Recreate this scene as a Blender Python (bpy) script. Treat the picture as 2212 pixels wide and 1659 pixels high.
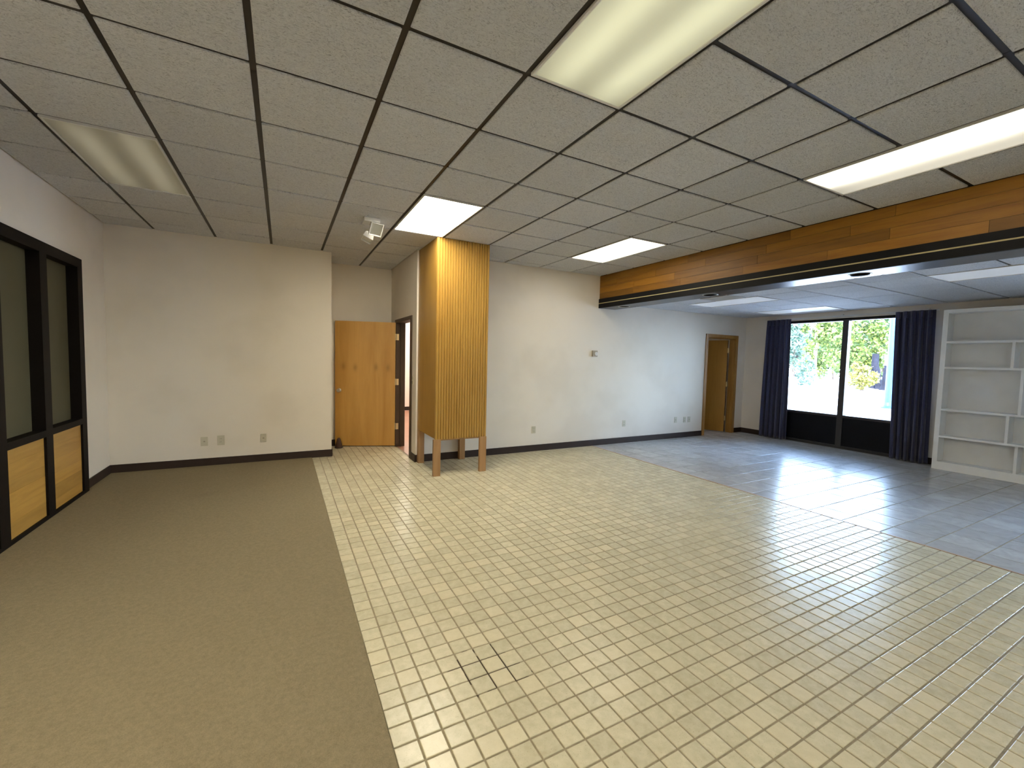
import bpy, math, random
import numpy as np
from mathutils import Matrix, Vector
random.seed(7)
rng = np.random.default_rng(7)
for o in list(bpy.data.objects):
    bpy.data.objects.remove(o)
SC = bpy.context.scene
COL = SC.collection

# ------------------------------------------------------------------ camera
CAM = Vector((0.73276, -1.36121, 1.46335))
cd = bpy.data.cameras.new('camera')
cd.sensor_fit = 'HORIZONTAL'; cd.sensor_width = 36.0
cd.lens = 36.0 * 927.099 / 2212.0
cd.clip_start = 0.02; cd.clip_end = 500
cam = bpy.data.objects.new('camera', cd); COL.objects.link(cam)
_r = Vector((0.88223641, -0.47018882, 0.02411195))
_d = Vector((-0.00636878, -0.06312812, -0.99798511))
_f = Vector((0.47076358, 0.88030524, -0.05868846))
cam.matrix_world = Matrix(((_r.x, -_d.x, -_f.x, CAM.x), (_r.y, -_d.y, -_f.y, CAM.y), (_r.z, -_d.z, -_f.z, CAM.z), (0, 0, 0, 1)))
SC.camera = cam

# ------------------------------------------------------------------ sky, sun, exposure
SKY_STRENGTH = 24.0
SUN_ENERGY = 40.0
EXPOSURE = 0.55
w = bpy.data.worlds.new('sky'); SC.world = w; w.use_nodes = True
nt = w.node_tree; nt.nodes.clear()
tc = nt.nodes.new('ShaderNodeTexCoord'); sep = nt.nodes.new('ShaderNodeSeparateXYZ')
mr = nt.nodes.new('ShaderNodeMapRange'); mr.inputs[1].default_value = 0.0; mr.inputs[2].default_value = 0.75
mx = nt.nodes.new('ShaderNodeMix'); mx.data_type = 'RGBA'
mx.inputs[6].default_value = (0.72, 0.86, 1.0, 1); mx.inputs[7].default_value = (0.22, 0.42, 0.95, 1)
bg = nt.nodes.new('ShaderNodeBackground'); bg.inputs[1].default_value = SKY_STRENGTH
wo = nt.nodes.new('ShaderNodeOutputWorld')
L = nt.links.new
L(tc.outputs['Generated'], sep.inputs[0]); L(sep.outputs[2], mr.inputs[0]); L(mr.outputs[0], mx.inputs[0])
L(mx.outputs[2], bg.inputs[0]); L(bg.outputs[0], wo.inputs[0])
sd = bpy.data.lights.new('sun', 'SUN'); sd.energy = SUN_ENERGY; sd.angle = math.radians(0.6); sd.color = (1, 0.95, 0.86)
so = bpy.data.objects.new('sun', sd); COL.objects.link(so)
so.rotation_euler = Vector((0.72, 0.28, -0.80)).to_track_quat('-Z', 'Y').to_euler()
so.location = (0, 0, 20)
vs = SC.view_settings
vs.view_transform = 'Standard'; vs.look = 'None'; vs.gamma = 1.0; vs.exposure = EXPOSURE; vs.use_curve_mapping = False
SC.cycles.max_bounces = 6; SC.cycles.diffuse_bounces = 5; SC.cycles.glossy_bounces = 3; SC.cycles.transparent_max_bounces = 12
SC.cycles.sample_clamp_indirect = 6.0; SC.cycles.use_adaptive_sampling = True; SC.cycles.adaptive_threshold = 0.06

# ------------------------------------------------------------------ materials
def srgb(r, g, b):
    f = lambda c: (c / 255 / 12.92) if c / 255 <= 0.04045 else ((c / 255 + 0.055) / 1.055) ** 2.4
    return (f(r), f(g), f(b), 1)

class Mat:
    def __init__(s, name):
        s.m = bpy.data.materials.new(name); s.m.use_nodes = True
        s.t = s.m.node_tree; s.t.nodes.clear()
        s.out = s.n('ShaderNodeOutputMaterial')
        s.b = s.n('ShaderNodeBsdfPrincipled'); s.l(s.b.outputs[0], s.out.inputs[0])
        s._tc = None
    def n(s, ty, **kw):
        x = s.t.nodes.new(ty)
        for k, v in kw.items(): setattr(x, k, v)
        return x
    def l(s, a, b): s.t.links.new(a, b)
    def set(s, **kw):
        for k, v in kw.items():
            s.b.inputs[k.replace('_', ' ')].default_value = v
        return s
    def coord(s, scale=(1, 1, 1), rand=True, kind='Object'):
        tc = s.n('ShaderNodeTexCoord'); mp = s.n('ShaderNodeMapping')
        mp.inputs['Scale'].default_value = scale
        s.l(tc.outputs[kind], mp.inputs['Vector'])
        if rand:
            oi = s.n('ShaderNodeObjectInfo'); mu = s.n('ShaderNodeMath', operation='MULTIPLY'); mu.inputs[1].default_value = 37.0
            s.l(oi.outputs['Random'], mu.inputs[0])
            cb = s.n('ShaderNodeCombineXYZ')
            for i in range(3): s.l(mu.outputs[0], cb.inputs[i])
            s.l(cb.outputs[0], mp.inputs['Location'])
        return mp.outputs[0]
    def noise(s, vec, scale, detail=3, rough=0.5, dist=0.0):
        x = s.n('ShaderNodeTexNoise'); x.inputs['Scale'].default_value = scale; x.inputs['Detail'].default_value = detail
        x.inputs['Roughness'].default_value = rough; x.inputs['Distortion'].default_value = dist
        s.l(vec, x.inputs['Vector']); return x.outputs['Fac']
    def ramp(s, fac, stops):
        x = s.n('ShaderNodeValToRGB'); cr = x.color_ramp
        while len(cr.elements) < len(stops): cr.elements.new(0.5)
        for e, (p, c) in zip(cr.elements, stops): e.position = p; e.color = c
        s.l(fac, x.inputs[0]); return x.outputs[0]
    def mix(s, fac, a, b, blend='MIX'):
        x = s.n('ShaderNodeMix', data_type='RGBA', blend_type=blend)
        for sock, v in ((x.inputs[0], fac), (x.inputs[6], a), (x.inputs[7], b)):
            if hasattr(v, 'node'): s.l(v, sock)
            else: sock.default_value = v
        return x.outputs[2]
    def math(s, op, a, b=0.0, c=0.0):
        x = s.n('ShaderNodeMath', operation=op)
        for i, v in enumerate((a, b, c)):
            if hasattr(v, 'node'): s.l(v, x.inputs[i])
            else: x.inputs[i].default_value = v
        return x.outputs[0]
    def rnd(s):
        oi = s.n('ShaderNodeObjectInfo'); g = s.n('ShaderNodeNewGeometry')
        return s.math('FRACT', s.math('ADD', oi.outputs['Random'], g.outputs['Random Per Island']))
    def color(s, sock): s.l(sock, s.b.inputs['Base Color']); return s
    def bump(s, h, strength=0.3, dist=0.01):
        x = s.n('ShaderNodeBump'); x.inputs['Strength'].default_value = strength; x.inputs['Distance'].default_value = dist
        s.l(h, x.inputs['Height']); s.l(x.outputs[0], s.b.inputs['Normal']); return s

def sc(c, k): return (c[0] * k, c[1] * k, c[2] * k, 1)

def plain(name, col, rough=0.5, spec=0.5, metal=0.0, var=0.08, nscale=6.0):
    m = Mat(name); m.set(Roughness=rough, Metallic=metal); m.b.inputs['Specular IOR Level'].default_value = spec
    n = m.noise(m.coord(), nscale, 4)
    m.color(m.ramp(n, [(0.3, sc(col, 1 - var)), (0.7, sc(col, 1 + var))]))
    return m

def wood(name, col, dark, scale=(1, 1, 1), rough=0.35, randamt=0.25, spec=0.4, fine=0.35):
    """scale stretches the grain: small along the grain, large across it"""
    m = Mat(name); m.set(Roughness=rough); m.b.inputs['Specular IOR Level'].default_value = spec
    v = m.coord(scale)
    n1 = m.noise(v, 3.0, 6, 0.6, 0.6); n2 = m.noise(v, 14.0, 4, 0.6)
    c = m.ramp(n1, [(0.25, dark), (0.55, col), (0.8, sc(col, 1.12))])
    c = m.mix(m.math('MULTIPLY', n2, fine), c, sc(dark, 0.8))
    r = m.rnd()
    k = m.math('ADD', m.math('MULTIPLY', r, 2 * randamt), 1 - randamt)
    hs = m.n('ShaderNodeHueSaturation'); m.l(k, hs.inputs['Value']); m.l(c, hs.inputs['Color'])
    m.color(hs.outputs[0]); m.bump(n2, 0.05, 0.003)
    return m

M = {}
# painted plaster: off-white with faint patches
m = Mat('wall_paint'); m.set(Roughness=0.62); m.b.inputs['Specular IOR Level'].default_value = 0.25
v = m.coord(rand=False)
p1 = m.noise(v, 1.3, 3, 0.5); p2 = m.noise(v, 60, 3, 0.6)
m.color(m.ramp(p1, [(0.32, (0.655, 0.60, 0.515, 1)), (0.5, (0.70, 0.645, 0.56, 1)), (0.72, (0.715, 0.66, 0.575, 1))])); m.bump(p2, 0.08, 0.004)
M['wall'] = m.m
m = plain('pink_paint', (0.82, 0.70, 0.62, 1), 0.6, 0.2, var=0.03); M['pink'] = m.m
m = plain('dark_baseboard', srgb(48, 36, 30), 0.55, 0.3); M['base'] = m.m
m = plain('dark_brown_frame', (0.0055, 0.0035, 0.0025, 1), 0.6, 0.12); M['frame'] = m.m
m = plain('dark_steel_door_frame', srgb(70, 56, 44), 0.5, 0.3); M['dframe'] = m.m
# acoustic tile
m = Mat('acoustic_tile'); m.set(Roughness=0.95); m.b.inputs['Specular IOR Level'].default_value = 0.1
v = m.coord((1, 1, 1)); d1 = m.noise(v, 4, 2)
wv = m.noise(m.coord((1, 2.0, 1)), 30, 6, 0.68, 3.0); w2 = m.noise(v, 150, 3, 0.6, 0.8)
h = m.math('ADD', m.math('MULTIPLY', wv, 1.0), m.math('MULTIPLY', w2, 0.35))
c = m.ramp(wv, [(0.30, (0.36, 0.36, 0.365, 1)), (0.47, (0.78, 0.785, 0.79, 1)), (0.68, (0.88, 0.885, 0.89, 1))])
r = m.rnd(); k = m.math('ADD', m.math('MULTIPLY', r, 0.12), 0.94)
hs = m.n('ShaderNodeHueSaturation'); m.l(k, hs.inputs['Value']); m.l(c, hs.inputs['Color'])
m.color(hs.outputs[0]); m.bump(h, 0.9, 0.018)
M['acoustic'] = m.m
m = plain('black_ceiling_tee', srgb(34, 27, 22), 0.45, 0.4); M['tee'] = m.m
m = plain('plenum', (0.02, 0.018, 0.016, 1), 0.9, 0.1); M['plenum'] = m.m
# small glazed floor tile
m = Mat('beige_glazed_tile'); v = m.coord(); n = m.noise(v, 28, 4, 0.6); n2 = m.noise(v, 220, 2)
c = m.ramp(n, [(0.3, (0.45, 0.405, 0.275, 1)), (0.7, (0.54, 0.49, 0.35, 1))])
c = m.mix(m.math('GREATER_THAN', n2, 0.68), c, (0.37, 0.33, 0.215, 1))
r = m.rnd(); c2 = m.mix(m.math('MULTIPLY', m.math('GREATER_THAN', r, 0.8), 0.45), c, (0.51, 0.45, 0.31, 1))
k = m.math('ADD', m.math('MULTIPLY', r, 0.16), 0.92)
hs = m.n('ShaderNodeHueSaturation'); m.l(k, hs.inputs['Value']); m.l(c2, hs.inputs['Color']); m.color(hs.outputs[0])
m.set(Roughness=0.26); m.b.inputs['Specular IOR Level'].default_value = 0.27; m.bump(n, 0.06, 0.004)
M['stile'] = m.m
m = Mat('grey_polished_tile'); v = m.coord(); n = m.noise(v, 7, 6, 0.65, 0.8); n2 = m.noise(v, 60, 3)
c = m.ramp(n, [(0.3, (0.34, 0.335, 0.325, 1)), (0.7, (0.45, 0.445, 0.435, 1))])
r = m.rnd(); k = m.math('ADD', m.math('MULTIPLY', r, 0.16), 0.92)
hs = m.n('ShaderNodeHueSaturation'); m.l(k, hs.inputs['Value']); m.l(c, hs.inputs['Color']); m.color(hs.outputs[0])
m.set(Roughness=0.24); m.b.inputs['Specular IOR Level'].default_value = 0.30; m.bump(n2, 0.04, 0.003)
M['ltile'] = m.m
# grout with a dark spill stain of its own shape
m = Mat('grout'); m.set(Roughness=0.85); v = m.coord(rand=False); n = m.noise(v, 40, 3)
c = m.ramp(n, [(0.3, (0.20, 0.165, 0.10, 1)), (0.7, (0.27, 0.225, 0.145, 1))])
geo = m.n('ShaderNodeNewGeometry'); vd = m.n('ShaderNodeVectorMath', operation='DISTANCE'); vd.inputs[1].default_value = (1.60, 0.40, 0)
m.l(geo.outputs['Position'], vd.inputs[0])
e = m.math('ADD', vd.outputs['Value'], m.math('MULTIPLY', m.noise(v, 9, 2), 0.25))
msk = m.math('LESS_THAN', e, 0.285)
m.color(m.mix(msk, c, (0.045, 0.028, 0.012, 1))); M['grout'] = m.m
m = plain('oak_threshold', (0.32, 0.20, 0.11, 1), 0.4, 0.4); M['threshold'] = m.m
# carpet
m = Mat('brown_carpet'); m.set(Roughness=1.0); m.b.inputs['Specular IOR Level'].default_value = 0.05
v = m.coord(rand=False); n = m.noise(v, 260, 3, 0.7); n2 = m.noise(v, 1.6, 3)
n3 = m.noise(v, 45, 3, 0.6)
c = m.ramp(n, [(0.32, (0.135, 0.105, 0.068, 1)), (0.68, (0.285, 0.232, 0.16, 1))])
c = m.mix(0.5, c, m.ramp(n3, [(0.35, (0.17, 0.135, 0.09, 1)), (0.65, (0.235, 0.19, 0.13, 1))]))
c = m.mix(m.math('MULTIPLY', n2, 0.3), c, (0.19, 0.15, 0.105, 1)); c = m.mix(1.0, c, (1.10, 1.12, 1.0, 1), 'MULTIPLY'); m.color(c); m.bump(n, 0.7, 0.006)
M['carpet'] = m.m
# woods
M['col_wood'] = wood('honey_plywood', (0.335, 0.187, 0.038, 1), (0.28, 0.145, 0.025, 1), (1.6, 1.6, 0.3), 0.33, 0.0, fine=0.12).m
M['leg_wood'] = wood('pale_fir', (0.34, 0.185, 0.07, 1), (0.23, 0.115, 0.035, 1), (4, 4, 0.4), 0.5, 0.06).m
M['beam_wood'] = wood('oak_strip', (0.30, 0.135, 0.013, 1), (0.19, 0.075, 0.006, 1), (6, 0.5, 6), 0.42, 0.30).m
M['panel_wood'] = wood('oak_panel_strip', (0.44, 0.24, 0.05, 1), (0.34, 0.17, 0.03, 1), (6, 0.5, 6), 0.42, 0.14).m
M['trim_wood'] = wood('oak_casing', (0.36, 0.185, 0.045, 1), (0.27, 0.125, 0.025, 1), (5, 5, 0.4), 0.4, 0.0).m
m = wood('oak_door_veneer', (0.36, 0.18, 0.03, 1), (0.27, 0.125, 0.018, 1), (2.2, 2.2, 0.22), 0.36, 0.0); M['door_wood'] = m.m
# oak door with four hand-worn smudges (object space of the leaf)
m = wood('oak_door_worn', (0.52, 0.29, 0.07, 1), (0.40, 0.20, 0.04, 1), (2.2, 2.2, 0.22), 0.36, 0.0)
src = m.b.inputs['Base Color'].links[0].from_socket
tcn = m.n('ShaderNodeTexCoord'); acc = None
for (sx, sz) in ((-0.115, 1.27), (-0.30, 1.275), (-0.62, 1.265), (-0.80, 1.278)):
    mp = m.n('ShaderNodeMapping', vector_type='POINT'); mp.inputs['Location'].default_value = (-sx / 0.032, 0, -sz / 0.055)
    mp.inputs['Scale'].default_value = (1 / 0.032, 0, 1 / 0.055); m.l(tcn.outputs['Object'], mp.inputs[0])
    ln = m.n('ShaderNodeVectorMath', operation='LENGTH'); m.l(mp.outputs[0], ln.inputs[0])
    g = m.math('EXPONENT', m.math('MULTIPLY', m.math('MULTIPLY', ln.outputs['Value'], ln.outputs['Value']), -1.0))
    acc = g if acc is None else m.math('ADD', acc, g)
m.color(m.mix(m.math('MULTIPLY', acc, 0.42), src, (0.12, 0.06, 0.015, 1))); M['door_worn'] = m.m
# misc
m = plain('black_laminate', (0.006, 0.006, 0.007, 1), 0.5, 0.18); M['blackband'] = m.m
m = plain('black_gloss_soffit', (0.05, 0.05, 0.053, 1), 0.33, 0.75); M['soffit'] = m.m
m = plain('brass_strip', (0.50, 0.43, 0.22, 1), 0.4, 0.5, 0.0); M['gold'] = m.m
m = plain('white_paint', (0.62, 0.61, 0.58, 1), 0.5, 0.3, var=0.03); M['white'] = m.m
m = plain('bookcase_white', (0.84, 0.85, 0.83, 1), 0.55, 0.3, var=0.03); M['bookcase'] = m.m
m = plain('bookcase_grey_back', (0.70, 0.705, 0.69, 1), 0.6, 0.2, var=0.03); M['bookback'] = m.m
m = plain('almond_plastic', (0.50, 0.47, 0.36, 1), 0.4, 0.4, var=0.03); M['almond'] = m.m
m = plain('dark_slot', (0.03, 0.028, 0.025, 1), 0.6, 0.3); M['slot'] = m.m
m = plain('can_black', (0.006, 0.004, 0.004, 1), 0.8, 0.1); M['canblack'] = m.m
m = plain('thermostat_grey', (0.34, 0.30, 0.23, 1), 0.4, 0.4); M['tstat'] = m.m
m = plain('brushed_steel', (0.6, 0.58, 0.52, 1), 0.28, 0.5, 1.0); M['steel'] = m.m
m = plain('brass', (0.68, 0.55, 0.30, 1), 0.35, 0.5, 0.85); M['brass'] = m.m
m = plain('brown_rubber_edge_shade', (0.06, 0.03, 0.02, 1), 0.6, 0.3); M['rubber'] = m.m
m = plain('obscure_tinted_glass', (0.078, 0.068, 0.038, 1), 0.5, 0.15, var=0.06, nscale=2); M['tint'] = m.m
m = plain('navy_curtain', (0.036, 0.039, 0.082, 1), 0.85, 0.2, var=0.12, nscale=40)
m.b.inputs['Sheen Weight'].default_value = 0.25; M['navy'] = m.m
m = plain('spandrel_black', (0.005, 0.006, 0.009, 1), 0.5, 0.15); M['spandrel'] = m.m
m = plain('bronze_window_frame', (0.022, 0.02, 0.02, 1), 0.35, 0.5); M['wframe'] = m.m
m = plain('lens_sheen_glow', (0.88, 0.90, 0.92, 1), 0.25, 0.6, var=0.02); m.b.inputs['Emission Color'].default_value = (0.90, 0.96, 1.0, 1); m.b.inputs['Emission Strength'].default_value = 0.14; M['unlit'] = m.m  # weak emission paints in the window sheen on these lenses
m = plain('vent_grey', (0.50, 0.49, 0.46, 1), 0.5, 0.3); M['vent'] = m.m
m = plain('reddish_floor', (0.30, 0.15, 0.09, 1), 0.3, 0.5); M['redfloor'] = m.m
m = Mat('window_glass'); m.t.nodes.remove(m.b)
tr = m.n('ShaderNodeBsdfTransparent'); tr.inputs[0].default_value = (0.93, 0.97, 0.97, 1)
gl = m.n('ShaderNodeBsdfGlossy'); gl.inputs['Roughness'].default_value = 0.02
lw = m.n('ShaderNodeFresnel'); lw.inputs[0].default_value = 1.45; ms = m.n('ShaderNodeMixShader')
m.l(lw.outputs[0], ms.inputs[0]); m.l(tr.outputs[0], ms.inputs[1]); m.l(gl.outputs[0], ms.inputs[2]); m.l(ms.outputs[0], m.out.inputs[0])
M['glass'] = m.m
# outside
m = plain('pale_gravel', (0.42, 0.39, 0.35, 1), 0.95, 0.1, var=0.2, nscale=3); M['gravel'] = m.m
def leafmat(name, a, b):
    m = Mat(name); m.set(Roughness=0.6); r = m.rnd()
    m.color(m.ramp(r, [(0.0, a), (1.0, b)]))
    tl = m.n('ShaderNodeBsdfTranslucent'); m.l(m.b.inputs['Base Color'].links[0].from_socket, tl.inputs[0])
    ad = m.n('ShaderNodeMixShader'); ad.inputs[0].default_value = 0.3
    m.l(m.b.outputs[0], ad.inputs[1]); m.l(tl.outputs[0], ad.inputs[2]); m.l(ad.outputs[0], m.out.inputs[0])
    return m.m
M['leaf_yellow'] = leafmat('yellow_green_leaf', (0.05, 0.085, 0.012, 1), (0.15, 0.18, 0.035, 1))
M['leaf_green'] = leafmat('green_leaf', (0.028, 0.06, 0.016, 1), (0.10, 0.15, 0.05, 1))
M['leaf_blue'] = leafmat('blue_green_leaf', (0.05, 0.085, 0.055, 1), (0.13, 0.19, 0.13, 1))
M['leaf_gold'] = leafmat('golden_leaf', (0.11, 0.10, 0.012, 1), (0.20, 0.18, 0.03, 1))
m = plain('bark', (0.11, 0.08, 0.06, 1), 0.9, 0.1, var=0.4, nscale=5); M['bark'] = m.m
m = plain('pale_bark', (0.40, 0.33, 0.25, 1), 0.9, 0.1, var=0.3, nscale=5); M['palebark'] = m.m
m = plain('slate_bark', (0.010, 0.010, 0.015, 1), 0.9, 0.1, var=0.3, nscale=3); M['slatebark'] = m.m
m = plain('blue_enamel', (0.010, 0.055, 0.15, 1), 0.35, 0.4); M['bluepost'] = m.m

def lens_mat(name, base, stripe, col, width=0.09, offs=(-0.14, 0.14)):
    """prismatic fluorescent lens: the two tubes behind it show as soft bright bands along local y"""
    m = Mat(name); m.set(Roughness=0.35); m.b.inputs['Base Color'].default_value = (0.40, 0.39, 0.32, 1)
    tc = m.n('ShaderNodeTexCoord'); sp = m.n('ShaderNodeSeparateXYZ'); m.l(tc.outputs['Object'], sp.inputs[0])
    acc = None
    for o_ in offs:
        d = m.math('DIVIDE', m.math('SUBTRACT', sp.outputs[0], o_), width)
        g = m.math('EXPONENT', m.math('MULTIPLY', m.math('MULTIPLY', d, d), -1.0))
        acc = g if acc is None else m.math('ADD', acc, g)
    ye = m.math('DIVIDE', m.math('ABSOLUTE', sp.outputs[1]), 0.60)
    endf = m.math('SUBTRACT', 1.0, m.math('MULTIPLY', m.math('POWER', ye, 5.0), 0.45))
    st = m.math('MULTIPLY', m.math('ADD', m.math('MULTIPLY', acc, stripe), base), endf)
    ck = m.n('ShaderNodeTexWave', wave_type='BANDS', bands_direction='DIAGONAL'); ck.inputs['Scale'].default_value = 60
    m.l(tc.outputs['Object'], ck.inputs['Vector'])
    st = m.math('MULTIPLY', st, m.math('ADD', m.math('MULTIPLY', ck.outputs['Fac'], 0.08), 0.96))
    m.b.inputs['Emission Color'].default_value = col
    m.l(st, m.b.inputs['Emission Strength'])
    return m.m

# ------------------------------------------------------------------ mesh helpers
class MB:
    """collects boxes and other solids in world coordinates; build() links them as one mesh object"""
    def __init__(s): s.v = []; s.f = []
    def box(s, x0, y0, z0, x1, y1, z1):
        if x0 > x1: x0, x1 = x1, x0
        if y0 > y1: y0, y1 = y1, y0
        if z0 > z1: z0, z1 = z1, z0
        b = len(s.v)
        s.v += [(x0, y0, z0), (x1, y0, z0), (x1, y1, z0), (x0, y1, z0), (x0, y0, z1), (x1, y0, z1), (x1, y1, z1), (x0, y1, z1)]
        s.f += [tuple(b + i for i in q) for q in ((0, 3, 2, 1), (4, 5, 6, 7), (0, 1, 5, 4), (1, 2, 6, 5), (2, 3, 7, 6), (3, 0, 4, 7))]
        return s
    def rings(s, rings, cap=True):
        """closed loops of equal count joined into a skin"""
        b = len(s.v); n = len(rings[0])
        for r in rings: s.v += [tuple(p) for p in r]
        for k in range(len(rings) - 1):
            for i in range(n):
                j = (i + 1) % n
                s.f.append((b + k * n + i, b + k * n + j, b + (k + 1) * n + j, b + (k + 1) * n + i))
        if cap:
            s.f.append(tuple(b + i for i in reversed(range(n))))
            s.f.append(tuple(b + (len(rings) - 1) * n + i for i in range(n)))
        return s
    def lathe(s, prof, c, axis='z', n=20, cap=True):
        """prof: (radius, height) pairs around an axis through c"""
        rs = []
        for r, h in prof:
            ring = []
            for i in range(n):
                a = 2 * math.pi * i / n; u, v_ = r * math.cos(a), r * math.sin(a)
                if axis == 'z': ring.append((c[0] + u, c[1] + v_, c[2] + h))
                elif axis == 'y': ring.append((c[0] + v_, c[1] + h, c[2] + u))
                else: ring.append((c[0] + h, c[1] + u, c[2] + v_))
            rs.append(ring)
        return s.rings(rs, cap)
    def tube(s, pts, radii, n=8):
        rs = []
        for k, (p, r) in enumerate(zip(pts, radii)):
            p = Vector(p); q = Vector(pts[min(k + 1, len(pts) - 1)]); o = Vector(pts[max(k - 1, 0)])
            d = (q - o).normalized(); a = d.orthogonal().normalized(); b_ = d.cross(a)
            rs.append([p + a * (r * math.cos(2 * math.pi * i / n)) + b_ * (r * math.sin(2 * math.pi * i / n)) for i in range(n)])
        return s.rings(rs)
    def mesh(s, name, mat, org=(0, 0, 0), smooth=False):
        me = bpy.data.meshes.new(name)
        me.from_pydata([(x - org[0], y - org[1], z - org[2]) for x, y, z in s.v], [], s.f)
        me.materials.append(M[mat] if isinstance(mat, str) else mat)
        me.validate()
        if smooth:
            me.polygons.foreach_set('use_smooth', [True] * len(me.polygons)); me.set_sharp_from_angle(angle=math.radians(35))
        me.update(); return me
    def build(s, name, mat, parent=None, org=None, smooth=False, label=None, kind=None, bevel=0.0):
        """world coordinates; the origin is org, or the parent's origin"""
        o_ = Vector(org) if org is not None else (WO(parent) if parent else Vector((0, 0, 0)))
        o = bpy.data.objects.new(name, s.mesh(name, mat, o_, smooth)); COL.objects.link(o)
        ORG[o.name] = o_.copy()
        if parent: o.parent = parent; o.location = o_ - WO(parent)
        else: o.location = o_
        if label: o['label'] = label
        if kind: o['kind'] = kind
        if bevel:
            bv = o.modifiers.new('edge', 'BEVEL'); bv.width = bevel; bv.segments = 2; bv.limit_method = 'ANGLE'
        return o
ORG = {}
def WO(o): return ORG[o.name]
def thing(name, loc, label=None, cat=None, group=None, kind=None):
    o = bpy.data.objects.new(name, None); COL.objects.link(o); o.location = loc; o.empty_display_size = 0.1
    ORG[o.name] = Vector(loc); return tag(o, label, cat, group, kind)
def tag(o, label=None, cat=None, group=None, kind=None):
    if label: o['label'] = label
    if cat: o['category'] = cat
    if group: o['group'] = group
    if kind: o['kind'] = kind
    return o
def piece(name, me, parent, world, rot=None):
    """one of many alike pieces that share mesh data"""
    o = bpy.data.objects.new(name, me); COL.objects.link(o); o.parent = parent; o.location = Vector(world) - WO(parent)
    if rot: o.rotation_euler = rot
    ORG[o.name] = Vector(world)
    return o
def Bx(*a): return MB().box(*a)

T = 0.6096
H = 2.892          # main ceiling
HL = 2.45          # lowered ceiling
XL, XR = -1.07, 9.5
YB, YA, YF = 4.45, 6.0, 5.25   # far wall, alcove back, far wall of the carpeted bay
YN = -4.2
XA0, XA1 = 1.345, 2.345
XC = 1.0856        # carpet edge
P, PG = 0.0962, 0.0075
XS = XC + 45 * P   # seam between the two tiled floors
FY = 0.1715

# ------------------------------------------------------------------ floor
fl = Bx(XC - 0.02, YN, -0.12, XR + 0.1, YA + 0.05, -0.004)
fl.box(6.0, YA + 0.05, -0.12, XR + 0.1, 8.2, -0.004)
floor = fl.build('floor', 'grout', kind='structure', label='tiled floor with brown grout reaching the far wall and the shelving')

def tile_solid(sx, sy, h=0.006, e=0.0022):
    """tile centred on the origin, top at z=0, rounded edge in two steps"""
    rs = []
    for d, z in ((0, -h), (0, -e), (e * 0.35, -e * 0.3), (e * 1.25, 0)):
        a, b = sx / 2 - d, sy / 2 - d
        rs.append([(-a, -b, z), (a, -b, z), (a, b, z), (-a, b, z)])
    return rs
def add_tile(mb, cx, cy, sx, sy, z=0.0, tilt=(0, 0)):
    rs = [[(x + cx, y + cy, zz + z + x * tilt[0] + y * tilt[1]) for x, y, zz in r] for r in tile_solid(sx, sy)]
    b = len(mb.v)
    for r in rs: mb.v += r
    for k in range(3):
        for i in range(4):
            j = (i + 1) % 4; mb.f.append((b + k * 4 + i, b + k * 4 + j, b + k * 4 + 4 + j, b + k * 4 + 4 + i))
    mb.f.append((b + 12, b + 13, b + 14, b + 15))
_mesh_cache = {}
def tile_mesh(sx, sy, mat, nm):
    k = (round(sx, 3), round(sy, 3), mat)
    if k not in _mesh_cache:
        mb = MB(); add_tile(mb, 0, 0, sx, sy); _mesh_cache[k] = mb.mesh(nm, mat, smooth=False)
    return _mesh_cache[k]

def in_view(x, y, z=0.0, pad=40):
    q = Vector((x, y, z)) - CAM; zc = q.dot(_f)
    if zc <= 0.05: return False
    u = 1106 + 927.1 * q.dot(_r) / zc; v_ = 829.5 + 927.1 * q.dot(_d) / zc
    return -pad < u < 2212 + pad and -pad < v_ < 1659 + pad

def floor_zones(x0, x1, y0, y1):
    """clip a tile rectangle to the floor it may cover, None when outside"""
    if x1 <= XA0 + 0.01: y1 = min(y1, YF)
    elif x0 < XA1 - 0.02: y1 = min(y1, YA)
    else: y1 = min(y1, YB)
    if x0 < XA0 < x1 and y1 > YF: x0 = max(x0, XA0)
    if y1 - y0 < 0.015 or x1 - x0 < 0.015: return None
    return x0, x1, y0, y1
cand = []
for a in range(45):
    for b in range(-46, 62):
        z = floor_zones(XC + a * P + PG / 2, XC + (a + 1) * P - PG / 2, FY + b * P + PG / 2, FY + (b + 1) * P - PG / 2)
        if z: cand.append(z)
def dist(z): return (Vector(((z[0] + z[1]) / 2, (z[2] + z[3]) / 2, 0)) - CAM).length
cand.sort(key=lambda z: (not in_view((z[0] + z[1]) / 2, (z[2] + z[3]) / 2), dist(z)))
stuff = MB()
for i, (x0, x1, y0, y1) in enumerate(cand):
    cx, cy, sx, sy = (x0 + x1) / 2, (y0 + y1) / 2, x1 - x0, y1 - y0
    tl = (random.gauss(0, 0.0045), random.gauss(0, 0.0045))
    dz = random.gauss(0, 0.00025)
    if i < 300:
        piece('floor_tile', tile_mesh(sx, sy, 'stile', 'floor_tile'), floor, (cx, cy, dz), (tl[1], -tl[0], 0))
    else:
        add_tile(stuff, cx, cy, sx, sy, dz, tl)
stuff.build('floor_tile_field', 'stile', floor, kind='stuff', label='small square beige tiles further across the floor')
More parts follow.
